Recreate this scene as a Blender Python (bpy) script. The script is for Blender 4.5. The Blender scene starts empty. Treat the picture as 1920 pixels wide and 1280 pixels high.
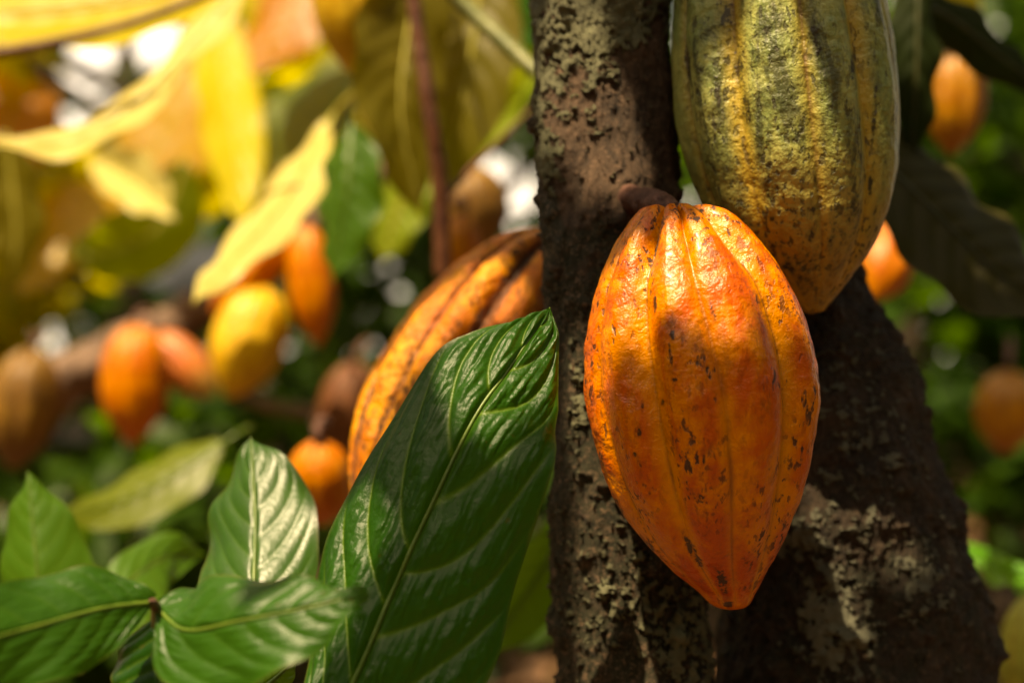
import bpy, math, random
import numpy as np
from mathutils import Vector, Matrix, Quaternion

random.seed(7)
RNG = np.random.default_rng(11)
SC = bpy.context.scene
COL = SC.collection

# ------------------------------------------------------------------ camera
CAM_Z = 1.0
K = 0.72 / 1920.0            # metres per photo pixel per metre of distance (50 mm lens, 36 mm sensor)
cam_data = bpy.data.cameras.new('camera')
cam = bpy.data.objects.new('camera', cam_data)
COL.objects.link(cam)
cam.location = (0, 0, CAM_Z)
cam.rotation_euler = (math.radians(90), 0, 0)
cam_data.lens = 50
cam_data.sensor_width = 36
cam_data.clip_start = 0.02
cam_data.clip_end = 500
cam_data.dof.use_dof = True
cam_data.dof.focus_distance = 0.630
cam_data.dof.aperture_fstop = 3.6
SC.camera = cam

# ------------------------------------------------------------------ light
SUN = Vector((-0.25, -0.36, 0.90)).normalized()      # direction towards the sun
world = bpy.data.worlds.new('World')
SC.world = world
world.use_nodes = True
wn = world.node_tree
sky = wn.nodes.new('ShaderNodeTexSky')
sky.sky_type = 'NISHITA'
sky.sun_disc = False
sky.sun_elevation = math.asin(SUN.z)
sky.sun_rotation = math.atan2(SUN.x, SUN.y)
sky.air_density = 1.0
sky.dust_density = 7.0
sky.ozone_density = 0.3
# bright broken cloud added low ahead of the camera to whiten the sky gaps
_tc = wn.nodes.new('ShaderNodeTexCoord')
_cn = wn.nodes.new('ShaderNodeTexNoise'); _cn.inputs['Scale'].default_value = 2.4; _cn.inputs['Detail'].default_value = 5
_sx = wn.nodes.new('ShaderNodeSeparateXYZ')
_ms = wn.nodes.new('ShaderNodeMapRange'); _ms.interpolation_type = 'SMOOTHSTEP'
_ms.inputs['From Min'].default_value = .38; _ms.inputs['From Max'].default_value = .52
_my = wn.nodes.new('ShaderNodeMapRange'); _my.inputs['From Min'].default_value = .55; _my.inputs['From Max'].default_value = .8
_mm = wn.nodes.new('ShaderNodeMath'); _mm.operation = 'MULTIPLY'
_mx = wn.nodes.new('ShaderNodeMix'); _mx.data_type = 'RGBA'; _mx.inputs[7].default_value = (22.0, 21.0, 20.0, 1)
wn.links.new(_tc.outputs['Generated'], _cn.inputs['Vector']); wn.links.new(_tc.outputs['Generated'], _sx.inputs[0])
wn.links.new(_cn.outputs['Fac'], _ms.inputs['Value']); wn.links.new(_sx.outputs['Y'], _my.inputs['Value'])
wn.links.new(_ms.outputs[0], _mm.inputs[0]); wn.links.new(_my.outputs[0], _mm.inputs[1])
wn.links.new(_mm.outputs[0], _mx.inputs[0]); wn.links.new(sky.outputs['Color'], _mx.inputs[6])
wn.links.new(_mx.outputs[2], wn.nodes['Background'].inputs['Color'])
wn.nodes['Background'].inputs['Strength'].default_value = 0.05

ld = bpy.data.lights.new('sun', 'SUN')
ld.energy = 5.0
ld.angle = math.radians(0.5)
ld.color = (1.0, 0.87, 0.66)
sun = bpy.data.objects.new('sun', ld)
COL.objects.link(sun)
sun.rotation_euler = SUN.to_track_quat('Z', 'Y').to_euler()

SC.view_settings.view_transform = 'Standard'
SC.view_settings.look = 'None'
SC.view_settings.gamma = 1
SC.view_settings.exposure = 1.02
SC.view_settings.use_white_balance = True          # the photograph is balanced warm
SC.view_settings.white_balance_temperature = 8900
SC.view_settings.white_balance_tint = 10
SC.render.engine = 'CYCLES'
SC.cycles.use_denoising = True
SC.cycles.max_bounces = 6
SC.cycles.diffuse_bounces = 3
SC.cycles.glossy_bounces = 2
SC.cycles.transmission_bounces = 4
SC.cycles.caustics_reflective = False
SC.cycles.caustics_refractive = False

# ------------------------------------------------------------------ numeric helpers
_perm = RNG.permutation(256)
_perm = np.concatenate([_perm, _perm, _perm])
_g = RNG.normal(size=(256, 3)); _g /= np.linalg.norm(_g, axis=1)[:, None]

def pnoise(p):
    i = np.floor(p).astype(int); f = p - i
    i &= 255
    u = f * f * f * (f * (f * 6 - 15) + 10)
    out = 0
    for dx in (0, 1):
        wx = u[:, 0] if dx else 1 - u[:, 0]
        for dy in (0, 1):
            wy = u[:, 1] if dy else 1 - u[:, 1]
            for dz in (0, 1):
                wz = u[:, 2] if dz else 1 - u[:, 2]
                h = _perm[_perm[_perm[(i[:, 0] + dx) & 255] + ((i[:, 1] + dy) & 255)] + ((i[:, 2] + dz) & 255)]
                d = f - np.array([dx, dy, dz])
                out = out + wx * wy * wz * np.einsum('ij,ij->i', _g[h], d)
    return out * 1.5

def fbm(p, o=4, gain=.5):
    a, s, f = 1.0, 0, 1.0
    for _ in range(o):
        s = s + a * pnoise(p * f + 17.3 * f); a *= gain; f *= 2.03
    return s

def smooth(a, b, x):
    t = np.clip((x - a) / (b - a), 0, 1)
    return t * t * (3 - 2 * t)

def cinterp(x, xs, ys):
    """smooth (monotone-ish Hermite) interpolation"""
    xs = np.asarray(xs, float); ys = np.asarray(ys, float)
    d = np.diff(ys) / np.diff(xs)
    m = np.zeros_like(ys)
    m[1:-1] = np.where(d[:-1] * d[1:] > 0, 2 * d[:-1] * d[1:] / (d[:-1] + d[1:] + 1e-12 * np.sign(d[:-1] + d[1:])), 0)
    m[0], m[-1] = d[0], d[-1]
    k = np.clip(np.searchsorted(xs, x) - 1, 0, len(xs) - 2)
    h = xs[k + 1] - xs[k]; t = (x - xs[k]) / h
    return ((2 * t**3 - 3 * t**2 + 1) * ys[k] + (t**3 - 2 * t**2 + t) * h * m[k]
            + (-2 * t**3 + 3 * t**2) * ys[k + 1] + (t**3 - t**2) * h * m[k + 1])

def at(px, py, Y):
    return np.array([(px - 960) * K * Y, Y, CAM_Z - (py - 640) * K * Y])

def curve(pts, n):
    """Catmull-Rom through 3-D points, n samples"""
    P = np.asarray(pts, float)
    if len(P) == 2:
        return P[0] + (P[1] - P[0]) * np.linspace(0, 1, n)[:, None]
    P = np.vstack([2 * P[0] - P[1], P, 2 * P[-1] - P[-2]])
    s = np.linspace(0, len(P) - 3 - 1e-6, n); k = s.astype(int); t = (s - k)[:, None]
    a, b, c, d = P[k], P[k + 1], P[k + 2], P[k + 3]
    return .5 * (2 * b + (c - a) * t + (2 * a - 5 * b + 4 * c - d) * t**2 + (-a + 3 * b - 3 * c + d) * t**3)

# ------------------------------------------------------------------ object helpers
def make(name, verts, faces, mat, parent=None, origin=None, attrs=None, smooth_shade=True):
    verts = np.asarray(verts, float)
    if origin is not None:
        verts = verts - np.asarray(origin)
    me = bpy.data.meshes.new(name)
    me.from_pydata(verts.tolist(), [], faces.tolist() if isinstance(faces, np.ndarray) else faces)
    if attrs:
        for k, v in attrs.items():
            a = me.attributes.new(k, 'FLOAT', 'POINT')
            a.data.foreach_set('value', np.asarray(v, np.float32))
    if smooth_shade:
        me.polygons.foreach_set('use_smooth', [True] * len(me.polygons))
    me.materials.append(mat)
    me.update()
    o = bpy.data.objects.new(name, me)
    COL.objects.link(o)
    if parent is not None:
        o.parent = parent
    elif origin is not None:
        o.location = origin
    return o

def thing(name, label, cat, loc, group=None):
    o = bpy.data.objects.new(name, None)
    COL.objects.link(o)
    o.empty_display_size = .02
    o.location = loc
    o['label'] = label; o['category'] = cat
    if group:
        o['group'] = group
    return o

def grid_faces(nr, nc, closed):
    r = np.arange(nr - 1)[:, None]; c = np.arange(nc if closed else nc - 1)[None, :]
    c2 = (c + 1) % nc
    f = np.stack([r * nc + c, r * nc + c2, (r + 1) * nc + c2, (r + 1) * nc + c], -1)
    return f.reshape(-1, 4)

def tube(pts, rad, n=40, m=12, wob=0.0, cap=True):
    C = curve(pts, n)
    rad = np.atleast_1d(np.asarray(rad, float))
    R = np.interp(np.linspace(0, 1, n), np.linspace(0, 1, len(rad)), rad) if len(rad) > 1 else np.full(n, rad[0])
    T = np.gradient(C, axis=0); T /= np.linalg.norm(T, axis=1)[:, None]
    up = np.array([0.31, 0.87, 0.38])
    A = np.cross(T, up); A /= np.linalg.norm(A, axis=1)[:, None]
    B = np.cross(T, A)
    th = np.linspace(0, 2 * np.pi, m, endpoint=False)
    rr = R[:, None] * np.ones(m)
    d = A[:, None, :] * np.cos(th)[None, :, None] + B[:, None, :] * np.sin(th)[None, :, None]
    V = C[:, None, :] + d * rr[..., None]
    if wob:
        q = V.reshape(-1, 3) / max(R.max(), 1e-4)
        V = V + d * (fbm(q * .9, 3).reshape(n, m) * R[:, None] * wob)[..., None]
    V = V.reshape(-1, 3)
    F = grid_faces(n, m, True).tolist()
    if cap:
        F.append(list(range(m))[::-1]); F.append(list(range((n - 1) * m, n * m)))
    return V, F

def merge(parts):
    V, F, n = [], [], 0
    for v, f in parts:
        V.append(np.asarray(v)); F += [[i + n for i in q] for q in (f.tolist() if isinstance(f, np.ndarray) else f)]
        n += len(v)
    return np.vstack(V), F

# ------------------------------------------------------------------ material helpers
class N:
    """tiny node-graph writer"""
    def __init__(s, name):
        s.m = bpy.data.materials.new(name); s.m.use_nodes = True
        s.t = s.m.node_tree; s.t.nodes.clear()
        s.out = s.t.nodes.new('ShaderNodeOutputMaterial')
    def n(s, typ, ins=None, **kw):
        x = s.t.nodes.new(typ)
        for k, v in kw.items():
            setattr(x, k, v)
        for k, v in (ins or {}).items():
            if isinstance(v, bpy.types.NodeSocket):
                s.t.links.new(v, x.inputs[k])
            else:
                x.inputs[k].default_value = v
        return x
    def coord(s, scale=(1, 1, 1)):
        c = s.n('ShaderNodeTexCoord').outputs['Object']
        return s.n('ShaderNodeMapping', {'Vector': c, 'Scale': scale}).outputs[0]
    def noise(s, vec, scale, detail=4, rough=.55, dist=0):
        return s.n('ShaderNodeTexNoise', {'Vector': vec, 'Scale': scale, 'Detail': detail, 'Roughness': rough, 'Distortion': dist}).outputs['Fac']
    def voro(s, vec, scale, feature='F1'):
        return s.n('ShaderNodeTexVoronoi', {'Vector': vec, 'Scale': scale}, feature=feature).outputs['Distance']
    def ramp(s, fac, a, b):
        return s.n('ShaderNodeMapRange', {'Value': fac, 'From Min': a, 'From Max': b}, interpolation_type='SMOOTHSTEP').outputs[0]
    def mix(s, fac, a, b, blend='MIX'):
        x = s.n('ShaderNodeMix', data_type='RGBA', blend_type=blend)
        for i, v in ((0, fac), (6, a), (7, b)):
            if isinstance(v, bpy.types.NodeSocket):
                s.t.links.new(v, x.inputs[i])
            else:
                x.inputs[i].default_value = v if i == 0 else (*v, 1)
        return x.outputs[2]
    def math(s, op, a, b=0.0):
        return s.n('ShaderNodeMath', {0: a, 1: b}, operation=op).outputs[0]
    def attr(s, name):
        return s.n('ShaderNodeAttribute', attribute_name=name).outputs['Fac']
    def bump(s, h, strength, dist, normal=None):
        d = {'Height': h, 'Strength': strength, 'Distance': dist}
        if normal is not None:
            d['Normal'] = normal
        return s.n('ShaderNodeBump', d).outputs[0]
    def end(s, shader):
        s.t.links.new(shader, s.out.inputs['Surface'])
        return s.m

def leaf_mat(name, col, col2, trans, tmix=.35, rough=.32, vein=(.22, .26, .05), veinmix=.7, bumps=.25, scale=60, spec=.5, spots=.7):
    g = N(name)
    v = g.coord()
    rnd = g.attr('rnd')
    f = g.math('ADD', g.math('MULTIPLY', g.noise(v, scale, 3), .7), g.math('MULTIPLY', rnd, .45))
    base = g.mix(g.ramp(f, .2, .85), col, col2)
    vm = g.math('MULTIPLY', g.attr('vein'), veinmix)
    base = g.mix(vm, base, vein)
    sp = g.math('MULTIPLY', g.ramp(g.noise(v, 260, 2, .5), .68, .74), g.ramp(g.noise(v, 30, 2), .48, .6))
    base = g.mix(g.math('MULTIPLY', sp, spots), base, (.10, .06, .015))
    ed = g.ramp(g.math('ADD', g.attr('edge'), g.math('MULTIPLY', g.noise(v, 55, 3), .10)), 1.00, 1.07)
    base = g.mix(g.math('MULTIPLY', ed, .55), base, (.13, .11, .02))
    fine = g.noise(v, 420, 4, .6)
    nrm = g.bump(fine, bumps, .0012)
    p = g.n('ShaderNodeBsdfPrincipled', {'Base Color': base, 'Roughness': g.math('ADD', rough - .08, g.math('MULTIPLY', fine, .18)), 'Normal': nrm,
            'Specular IOR Level': spec})
    tc = g.mix(g.ramp(f, .2, .85), trans, tuple(c * .8 for c in trans))
    t = g.n('ShaderNodeBsdfTranslucent', {'Color': tc})
    mx = g.n('ShaderNodeMixShader', {0: tmix, 1: p.outputs[0], 2: t.outputs[0]})
    return g.end(mx.outputs[0])

def simple_mat(name, a, b, scale=40, rough=.7, bump=.4, stretch=(1, 1, 1), dist=.004):
    g = N(name)
    v = g.coord(stretch)
    f = g.noise(v, scale, 5, .6)
    p = g.n('ShaderNodeBsdfPrincipled', {'Base Color': g.mix(g.ramp(f, .3, .7), a, b), 'Roughness': rough,
            'Normal': g.bump(g.noise(v, scale * 2.5, 5, .65), bump, dist)})
    return g.end(p.outputs[0])

def pod_mat(name, c1, c2, ridge, speck=.6, speck_col=(.03, .012, .006), rough=.33, bump=.5, coat=.15, dark_furrow=0.0, sooty=0.0, tip=None):
    g = N(name)
    v = g.coord(); vs = g.coord((1, 1, .3))
    big = g.noise(v, 22, 4, .6, .6)
    fine = g.noise(vs, 140, 5, .65, .4)
    f = g.math('ADD', g.math('MULTIPLY', big, .65), g.math('MULTIPLY', fine, .35))
    base = g.mix(g.ramp(f, .42, .58), c1, c2)
    base = g.mix(g.math('MULTIPLY', g.ramp(g.noise(g.coord((1, 1, .5)), 210, 4, .7, .4), .50, .68), .45), base, tuple(c * .42 for c in c1))
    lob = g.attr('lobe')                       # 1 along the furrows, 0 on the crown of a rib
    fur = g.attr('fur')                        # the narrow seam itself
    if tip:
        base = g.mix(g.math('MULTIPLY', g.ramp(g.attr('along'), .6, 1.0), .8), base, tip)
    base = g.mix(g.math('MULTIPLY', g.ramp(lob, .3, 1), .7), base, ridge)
    if sooty:
        so = g.math('ADD', g.noise(g.coord((1, 1, .32)), 42, 5, .75, 1.2), g.math('MULTIPLY', g.noise(v, 260, 3, .7), .25))
        so = g.math('MULTIPLY', g.ramp(so, .60, .76), g.ramp(g.math('SUBTRACT', 1.0, lob), .15, .6))
        base = g.mix(g.math('MULTIPLY', so, sooty), base, (.025, .026, .012))
    # specks, gathered in patches
    patch = g.ramp(g.noise(vs, 26, 3, .6), .42, .58)
    sp = g.ramp(g.noise(g.coord((1, 1, .55)), 330, 3, .55, .0), .565, .635)
    sp2 = g.math('MULTIPLY', g.ramp(g.noise(g.coord((1, 1, .45)), 120, 4, .65, .2), .60, .66), g.ramp(g.noise(v, 20, 2), .44, .56))
    sk = g.math('MAXIMUM', g.math('MULTIPLY', sp, patch), sp2)
    halo = g.math('MULTIPLY', g.ramp(g.noise(g.coord((1, 1, .55)), 330, 3, .55, .0), .52, .62), patch)
    base = g.mix(g.math('MULTIPLY', halo, speck * .5), base, tuple(c * .45 for c in c1))
    base = g.mix(g.math('MULTIPLY', sk, speck), base, speck_col)
    mkn = g.math('ADD', g.math('MULTIPLY', g.attr('mark'), .22), g.math('ADD', g.math('MULTIPLY', g.noise(vs, 150, 5, .7, .5), .6), g.math('MULTIPLY', g.noise(v, 420, 3, .6), .4)))
    base = g.mix(g.math('MULTIPLY', g.math('MULTIPLY', g.ramp(mkn, .52, .70), g.ramp(g.attr('mark'), .1, .5)), .4), base, tuple(c * .4 for c in c1))
    base = g.mix(g.math('MULTIPLY', g.math('MULTIPLY', g.ramp(mkn, .66, .74), g.ramp(g.attr('mark'), .02, .2)), .93), base, speck_col)
    # a browned seam
    sm = g.math('MULTIPLY', fur, g.ramp(g.noise(vs, 60, 3, .6), .3, .6))
    base = g.mix(g.math('MULTIPLY', sm, .75), base, (.12, .035, .01))
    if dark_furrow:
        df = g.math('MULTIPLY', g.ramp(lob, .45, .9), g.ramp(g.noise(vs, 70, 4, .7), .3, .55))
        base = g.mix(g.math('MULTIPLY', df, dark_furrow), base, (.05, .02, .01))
    h = g.math('ADD', g.math('MULTIPLY', g.noise(v, 95, 4, .55, .3), 1.0), g.math('MULTIPLY', g.noise(v, 420, 3, .6), .35))
    h = g.math('SUBTRACT', h, g.math('MULTIPLY', sk, .25))
    nrm = g.bump(h, bump, .004)
    r = g.math('ADD', rough - .08, g.math('ADD', g.math('MULTIPLY', fine, .2), g.math('MULTIPLY', sk, .25)))
    p = g.n('ShaderNodeBsdfPrincipled', {'Base Color': base, 'Roughness': r, 'Normal': nrm, 'Coat Weight': coat, 'Coat Roughness': .22,
            'Specular IOR Level': .45, 'Subsurface Weight': .12, 'Subsurface Radius': (.6, .25, .08), 'Subsurface Scale': .004})
    return g.end(p.outputs[0])

def bark_mat(name, a, b, moss, lich, rough=.85, bump=.9):
    g = N(name)
    v = g.coord(); vs = g.coord((1, 1, .35))
    f = g.noise(vs, 60, 6, .65, .5)
    base = g.mix(g.ramp(f, .33, .68), a, b)
    m = g.math('ADD', g.attr('moss'), g.math('MULTIPLY', g.math('SUBTRACT', g.noise(v, 75, 5, .7), .5), 1.6))
    base = g.mix(g.ramp(m, .35, .75), base, moss)
    # fibrous, crusty grain
    gr = g.noise(v, 330, 5, .75, 1.0)
    base = g.mix(g.math('MULTIPLY', g.ramp(gr, .50, .70), .75), base, tuple(min(1, c * 2.2 + .01) for c in b))
    base = g.mix(g.math('MULTIPLY', g.ramp(g.noise(v, 210, 4, .7), .58, .42), .0), base, a)
    l = g.math('ADD', g.attr('lichen'), g.math('MULTIPLY', g.math('SUBTRACT', g.noise(v, 160, 6, .72, .6), .5), 1.2))
    l = g.math('ADD', l, g.math('MULTIPLY', g.math('SUBTRACT', g.noise(v, 480, 4, .7), .5), 1.5))
    lm = g.ramp(l, .45, .72)
    lc = g.mix(g.ramp(g.noise(v, 45, 4, .6), .35, .65), lich, tuple(c * .62 for c in lich))
    base = g.mix(lm, base, lc)
    pits = g.ramp(g.voro(g.n('ShaderNodeVectorMath', {0: v, 1: g.n('ShaderNodeTexNoise', {'Vector': v, 'Scale': 90.0}).outputs['Color']}, operation='ADD').outputs[0], 95), .1, .5)
    h = g.math('ADD', g.math('MULTIPLY', f, 1.0), g.math('MULTIPLY', gr, .9))
    h = g.math('ADD', h, g.math('MULTIPLY', lm, .5))
    h = g.math('ADD', h, g.math('MULTIPLY', pits, .5))
    p = g.n('ShaderNodeBsdfPrincipled', {'Base Color': base, 'Roughness': g.math('SUBTRACT', rough, g.math('MULTIPLY', gr, .25)),
            'Normal': g.bump(h, bump, .010), 'Specular IOR Level': .45})
    return g.end(p.outputs[0])

M = {}
M['leaf_hero'] = leaf_mat('glossy dark leaf', (.006, .038, .002), (.014, .070, .003), (.09, .36, .005), .22, .36, vein=(.13, .21, .022), veinmix=.6, bumps=.45, spec=.3)
M['leaf_shoot'] = leaf_mat('shoot leaf', (.011, .055, .004), (.023, .088, .006), (.14, .42, .01), .28, .38, vein=(.05, .12, .012), veinmix=.45, spec=.3)
M['leaf_sheen'] = leaf_mat('glossy shoot leaf', (.014, .060, .005), (.028, .095, .008), (.18, .46, .01), .3, .36, vein=(.08, .16, .02), veinmix=.45, spec=.6)
M['leaf_young'] = leaf_mat('young leaf', (.028, .095, .007), (.05, .14, .010), (.24, .50, .012), .4, .36, vein=(.13, .22, .03), veinmix=.4)
M['leaf_vivid'] = leaf_mat('vivid green leaf', (.06, .26, .012), (.09, .32, .02), (.35, .75, .03), .5, .4, vein=(.15, .3, .05), veinmix=.3)  # sunlit brightness put into the colour, as the boughs block the sun
M['leaf_lime'] = leaf_mat('lime leaf', (.14, .22, .015), (.20, .28, .02), (.55, .62, .03), .5, .36, vein=(.3, .33, .08), veinmix=.4)
M['leaf_moss'] = leaf_mat('yellow green leaf', (.07, .12, .006), (.11, .16, .008), (.42, .50, .012), .5, .4, vein=(.16, .2, .03), veinmix=.3)
M['leaf_gold'] = leaf_mat('golden leaf', (.36, .20, .01), (.50, .32, .012), (.95, .62, .015), .55, .36, vein=(.5, .35, .06), veinmix=.4)  # gold, lemon and amber put the upper-left sun glow into leaf colour
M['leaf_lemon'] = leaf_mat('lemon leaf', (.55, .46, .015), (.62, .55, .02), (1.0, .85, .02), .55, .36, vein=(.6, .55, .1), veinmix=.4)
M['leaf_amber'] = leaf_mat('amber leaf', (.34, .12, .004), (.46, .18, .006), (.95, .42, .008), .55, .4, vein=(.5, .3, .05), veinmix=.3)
M['leaf_lit_cream'] = leaf_mat('sunlit pale leaf', (.56, .48, .12), (.68, .60, .20), (1.0, .82, .2), .45, .34, vein=(.6, .55, .2), veinmix=.3)  # paleness of sunlit and glinting leaves put into the base colour
M['leaf_olive'] = leaf_mat('olive leaf', (.09, .09, .008), (.14, .12, .01), (.42, .36, .012), .45, .42, vein=(.2, .17, .03), veinmix=.5)
M['leaf_dark'] = leaf_mat('shaded leaf', (.010, .018, .003), (.016, .024, .004), (.04, .07, .005), .15, .6, vein=(.02, .03, .006), veinmix=.4, spec=.12)  # dark of leaves standing in shade put into the base colour
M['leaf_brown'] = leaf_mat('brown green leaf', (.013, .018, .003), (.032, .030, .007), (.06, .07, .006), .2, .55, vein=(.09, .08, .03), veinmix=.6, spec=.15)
M['crown_green'] = leaf_mat('crown leaf', (.008, .028, .003), (.026, .066, .006), (.13, .28, .009), .35, .42, scale=8, spec=.18)
M['crown_glow_gold'] = leaf_mat('glow yellow crown leaf', (.10, .12, .007), (.40, .34, .012), (.80, .68, .015), .5, .4, scale=8, spec=.2)  # golden glow of the upper left put into the crown colour
M['litter'] = leaf_mat('dry litter leaf', (.07, .032, .013), (.24, .13, .07), (.2, .1, .03), .15, .7, scale=6, spec=.15)
M['rib_green'] = simple_mat('leaf rib green', (.06, .12, .012), (.10, .16, .018), 80, .4, .1)
M['rib_lime'] = simple_mat('leaf rib pale', (.35, .33, .06), (.45, .40, .08), 80, .4, .1)
M['rib_dark'] = simple_mat('leaf rib dark', (.03, .04, .008), (.05, .05, .012), 80, .5, .1)
M['twig_red'] = simple_mat('reddish twig', (.075, .020, .008), (.13, .042, .014), 60, .55, .4)
M['twig_green'] = simple_mat('green twig', (.10, .12, .03), (.16, .17, .05), 60, .5, .3)
M['stalk'] = simple_mat('pod stalk', (.08, .028, .018), (.20, .085, .055), 160, .6, 1.0)
M['branch'] = simple_mat('bg branch bark', (.08, .045, .028), (.20, .125, .085), 30, .85, .8, (1, 1, 1))
M['bg_bark'] = simple_mat('bg trunk bark', (.022, .013, .008), (.06, .038, .022), 14, .9, .8, (1, 1, .4), .02)

M['pod_orange'] = pod_mat('ripe orange husk', (.56, .085, .002), (.74, .225, .004), (.78, .30, .006), speck=.92, rough=.34, bump=.5, coat=.12)
M['pod_green'] = pod_mat('green mottled husk', (.20, .25, .075), (.36, .37, .11), (.52, .33, .03), speck=.75, speck_col=(.03, .022, .008), rough=.42, bump=.65, coat=.05, sooty=.75, tip=(.36, .20, .022))
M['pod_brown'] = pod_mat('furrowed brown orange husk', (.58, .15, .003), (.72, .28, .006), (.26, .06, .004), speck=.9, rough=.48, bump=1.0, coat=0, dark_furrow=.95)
M['pod_bg'] = pod_mat('far orange husk', (.50, .11, .002), (.60, .20, .004), (.55, .17, .004), speck=.3, rough=.4, bump=.3, coat=0)
M['pod_amber'] = pod_mat('amber brown husk', (.34, .12, .004), (.46, .20, .008), (.40, .16, .006), speck=.4, rough=.35, bump=.3, coat=.1)
M['pod_red'] = pod_mat('reddish husk', (.42, .09, .02), (.55, .17, .04), (.50, .20, .03), speck=.3, rough=.4, bump=.3, coat=0, tip=(.50, .42, .10))
M['pod_yellow'] = pod_mat('yellow husk', (.55, .30, .015), (.68, .42, .03), (.60, .36, .02), speck=.3, rough=.4, bump=.3, coat=0)
M['pod_olive'] = pod_mat('olive brown husk', (.13, .06, .007), (.22, .11, .010), (.14, .06, .008), speck=.4, rough=.5, bump=.3, coat=0)
M['pod_dark'] = pod_mat('dark brown husk', (.10, .030, .006), (.16, .05, .01), (.10, .03, .006), speck=.4, rough=.6, bump=.3, coat=0)
M['pod_lime'] = pod_mat('lime husk', (.28, .32, .04), (.42, .42, .06), (.45, .36, .04), speck=.3, rough=.45, bump=.3, coat=0)
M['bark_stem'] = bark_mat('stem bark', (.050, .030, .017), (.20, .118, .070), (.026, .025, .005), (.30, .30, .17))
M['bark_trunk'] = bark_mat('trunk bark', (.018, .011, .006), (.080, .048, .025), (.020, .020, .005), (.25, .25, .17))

# ------------------------------------------------------------------ ground
def build_ground():
    n = 90
    xs = np.linspace(-1, 1, n); xs = np.sign(xs) * np.abs(xs) ** 2 * 90
    X, Yg = np.meshgrid(xs, xs + 6)
    Z = fbm(np.stack([X.ravel() * .5, Yg.ravel() * .5, X.ravel() * 0], 1), 3) * .06 * 1.0
    V = np.stack([X.ravel(), Yg.ravel(), Z], 1)
    g = N('forest floor')
    v = g.coord()
    f = g.noise(v, 3, 6, .7)
    base = g.mix(g.ramp(f, .35, .65), (.035, .018, .010), (.17, .09, .05))
    base = g.mix(g.ramp(g.noise(v, 25, 4, .7), .45, .6), base, (.16, .085, .045))
    p = g.n('ShaderNodeBsdfPrincipled', {'Base Color': base, 'Roughness': .95, 'Normal': g.bump(g.noise(v, 30, 6, .7), .8, .03)})
    o = make('ground', V, grid_faces(n, n, False), g.end(p.outputs[0]))
    o['kind'] = 'structure'
build_ground()

# ------------------------------------------------------------------ the cocoa tree in front: stem and trunk
def bark_tube(rows, n, m, amp, seed, lichen, plate=.0016):
    """rows: (px, py, Y, half width px).  Returns verts, faces, px coords of each vertex"""
    rows = np.array(rows, float)
    s = np.linspace(0, 1, n); q = np.linspace(0, 1, len(rows))
    arr = curve(rows[:, :3], n)
    hw = cinterp(s, q, rows[:, 3])
    C = np.array([at(*r) for r in arr])
    R = hw * K * arr[:, 2]
    T = np.gradient(C, axis=0); T /= np.linalg.norm(T, axis=1)[:, None]
    A = np.cross(T, [0, 1.0, 0]); A /= np.linalg.norm(A, axis=1)[:, None]
    B = np.cross(A, T)
    th = np.linspace(0, 2 * np.pi, m, endpoint=False)
    D = A[:, None] * np.cos(th)[None, :, None] + B[:, None] * np.sin(th)[None, :, None]
    Vp = C[:, None] + D * R[:, None, None]
    P = Vp.reshape(-1, 3)
    st = P * np.array([1, 1, .45])
    h = (fbm(P * 14 + seed, 3) * 3.2 + fbm(st * 60 + seed, 4, .6) * 1.3 + np.abs(fbm(st * 130 + seed, 3, .6)) * -1.4
         + np.maximum(fbm(P * 55 + seed * 2, 3, .6) - .15, 0) * 3.0) * amp
    px = P[:, 0] / (K * P[:, 1]) + 960; py = 640 - (P[:, 2] - CAM_Z) / (K * P[:, 1])
    li = lichen(px, py) * (P[:, 1] < np.repeat(C[:, 1], m) + .01)
    lm = smooth(.44, .62, li + fbm(P * 150 + seed, 5, .7) * .62)          # raised crust with a ragged edge
    h = h + lm * (plate + np.abs(fbm(P * 170 + seed, 3, .6)) * plate * .9)
    P = P + D.reshape(-1, 3) * h[:, None]
    px = P[:, 0] / (K * P[:, 1]) + 960; py = 640 - (P[:, 2] - CAM_Z) / (K * P[:, 1])
    return P, grid_faces(n, m, True), px, py, np.clip(.25 * li + .75 * lm, 0, 1)

def cushion(px, py, Y, r, seed, mat):
    c = at(px, py, Y)
    u = np.linspace(0, np.pi, 40); w = np.linspace(0, 2 * np.pi, 60, endpoint=False)
    D = np.stack([np.sin(u)[:, None] * np.cos(w), np.sin(u)[:, None] * np.sin(w), np.cos(u)[:, None] + 0 * w], -1).reshape(-1, 3)
    V = c + D * (r * (1 + .55 * fbm(D * 2.2 + seed, 4, .6)))[:, None] * np.array([1.1, .9, 1.0])
    return make('knot', V, grid_faces(40, 60, True), mat, tree, tree.location, {'lichen': np.full(len(V), .3), 'moss': np.full(len(V), .3)})

def in_ell(px, py, cx, cy, rx, ry):
    return np.clip(1.25 - np.sqrt(((px - cx) / rx) ** 2 + ((py - cy) / ry) ** 2), 0, 1)

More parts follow.
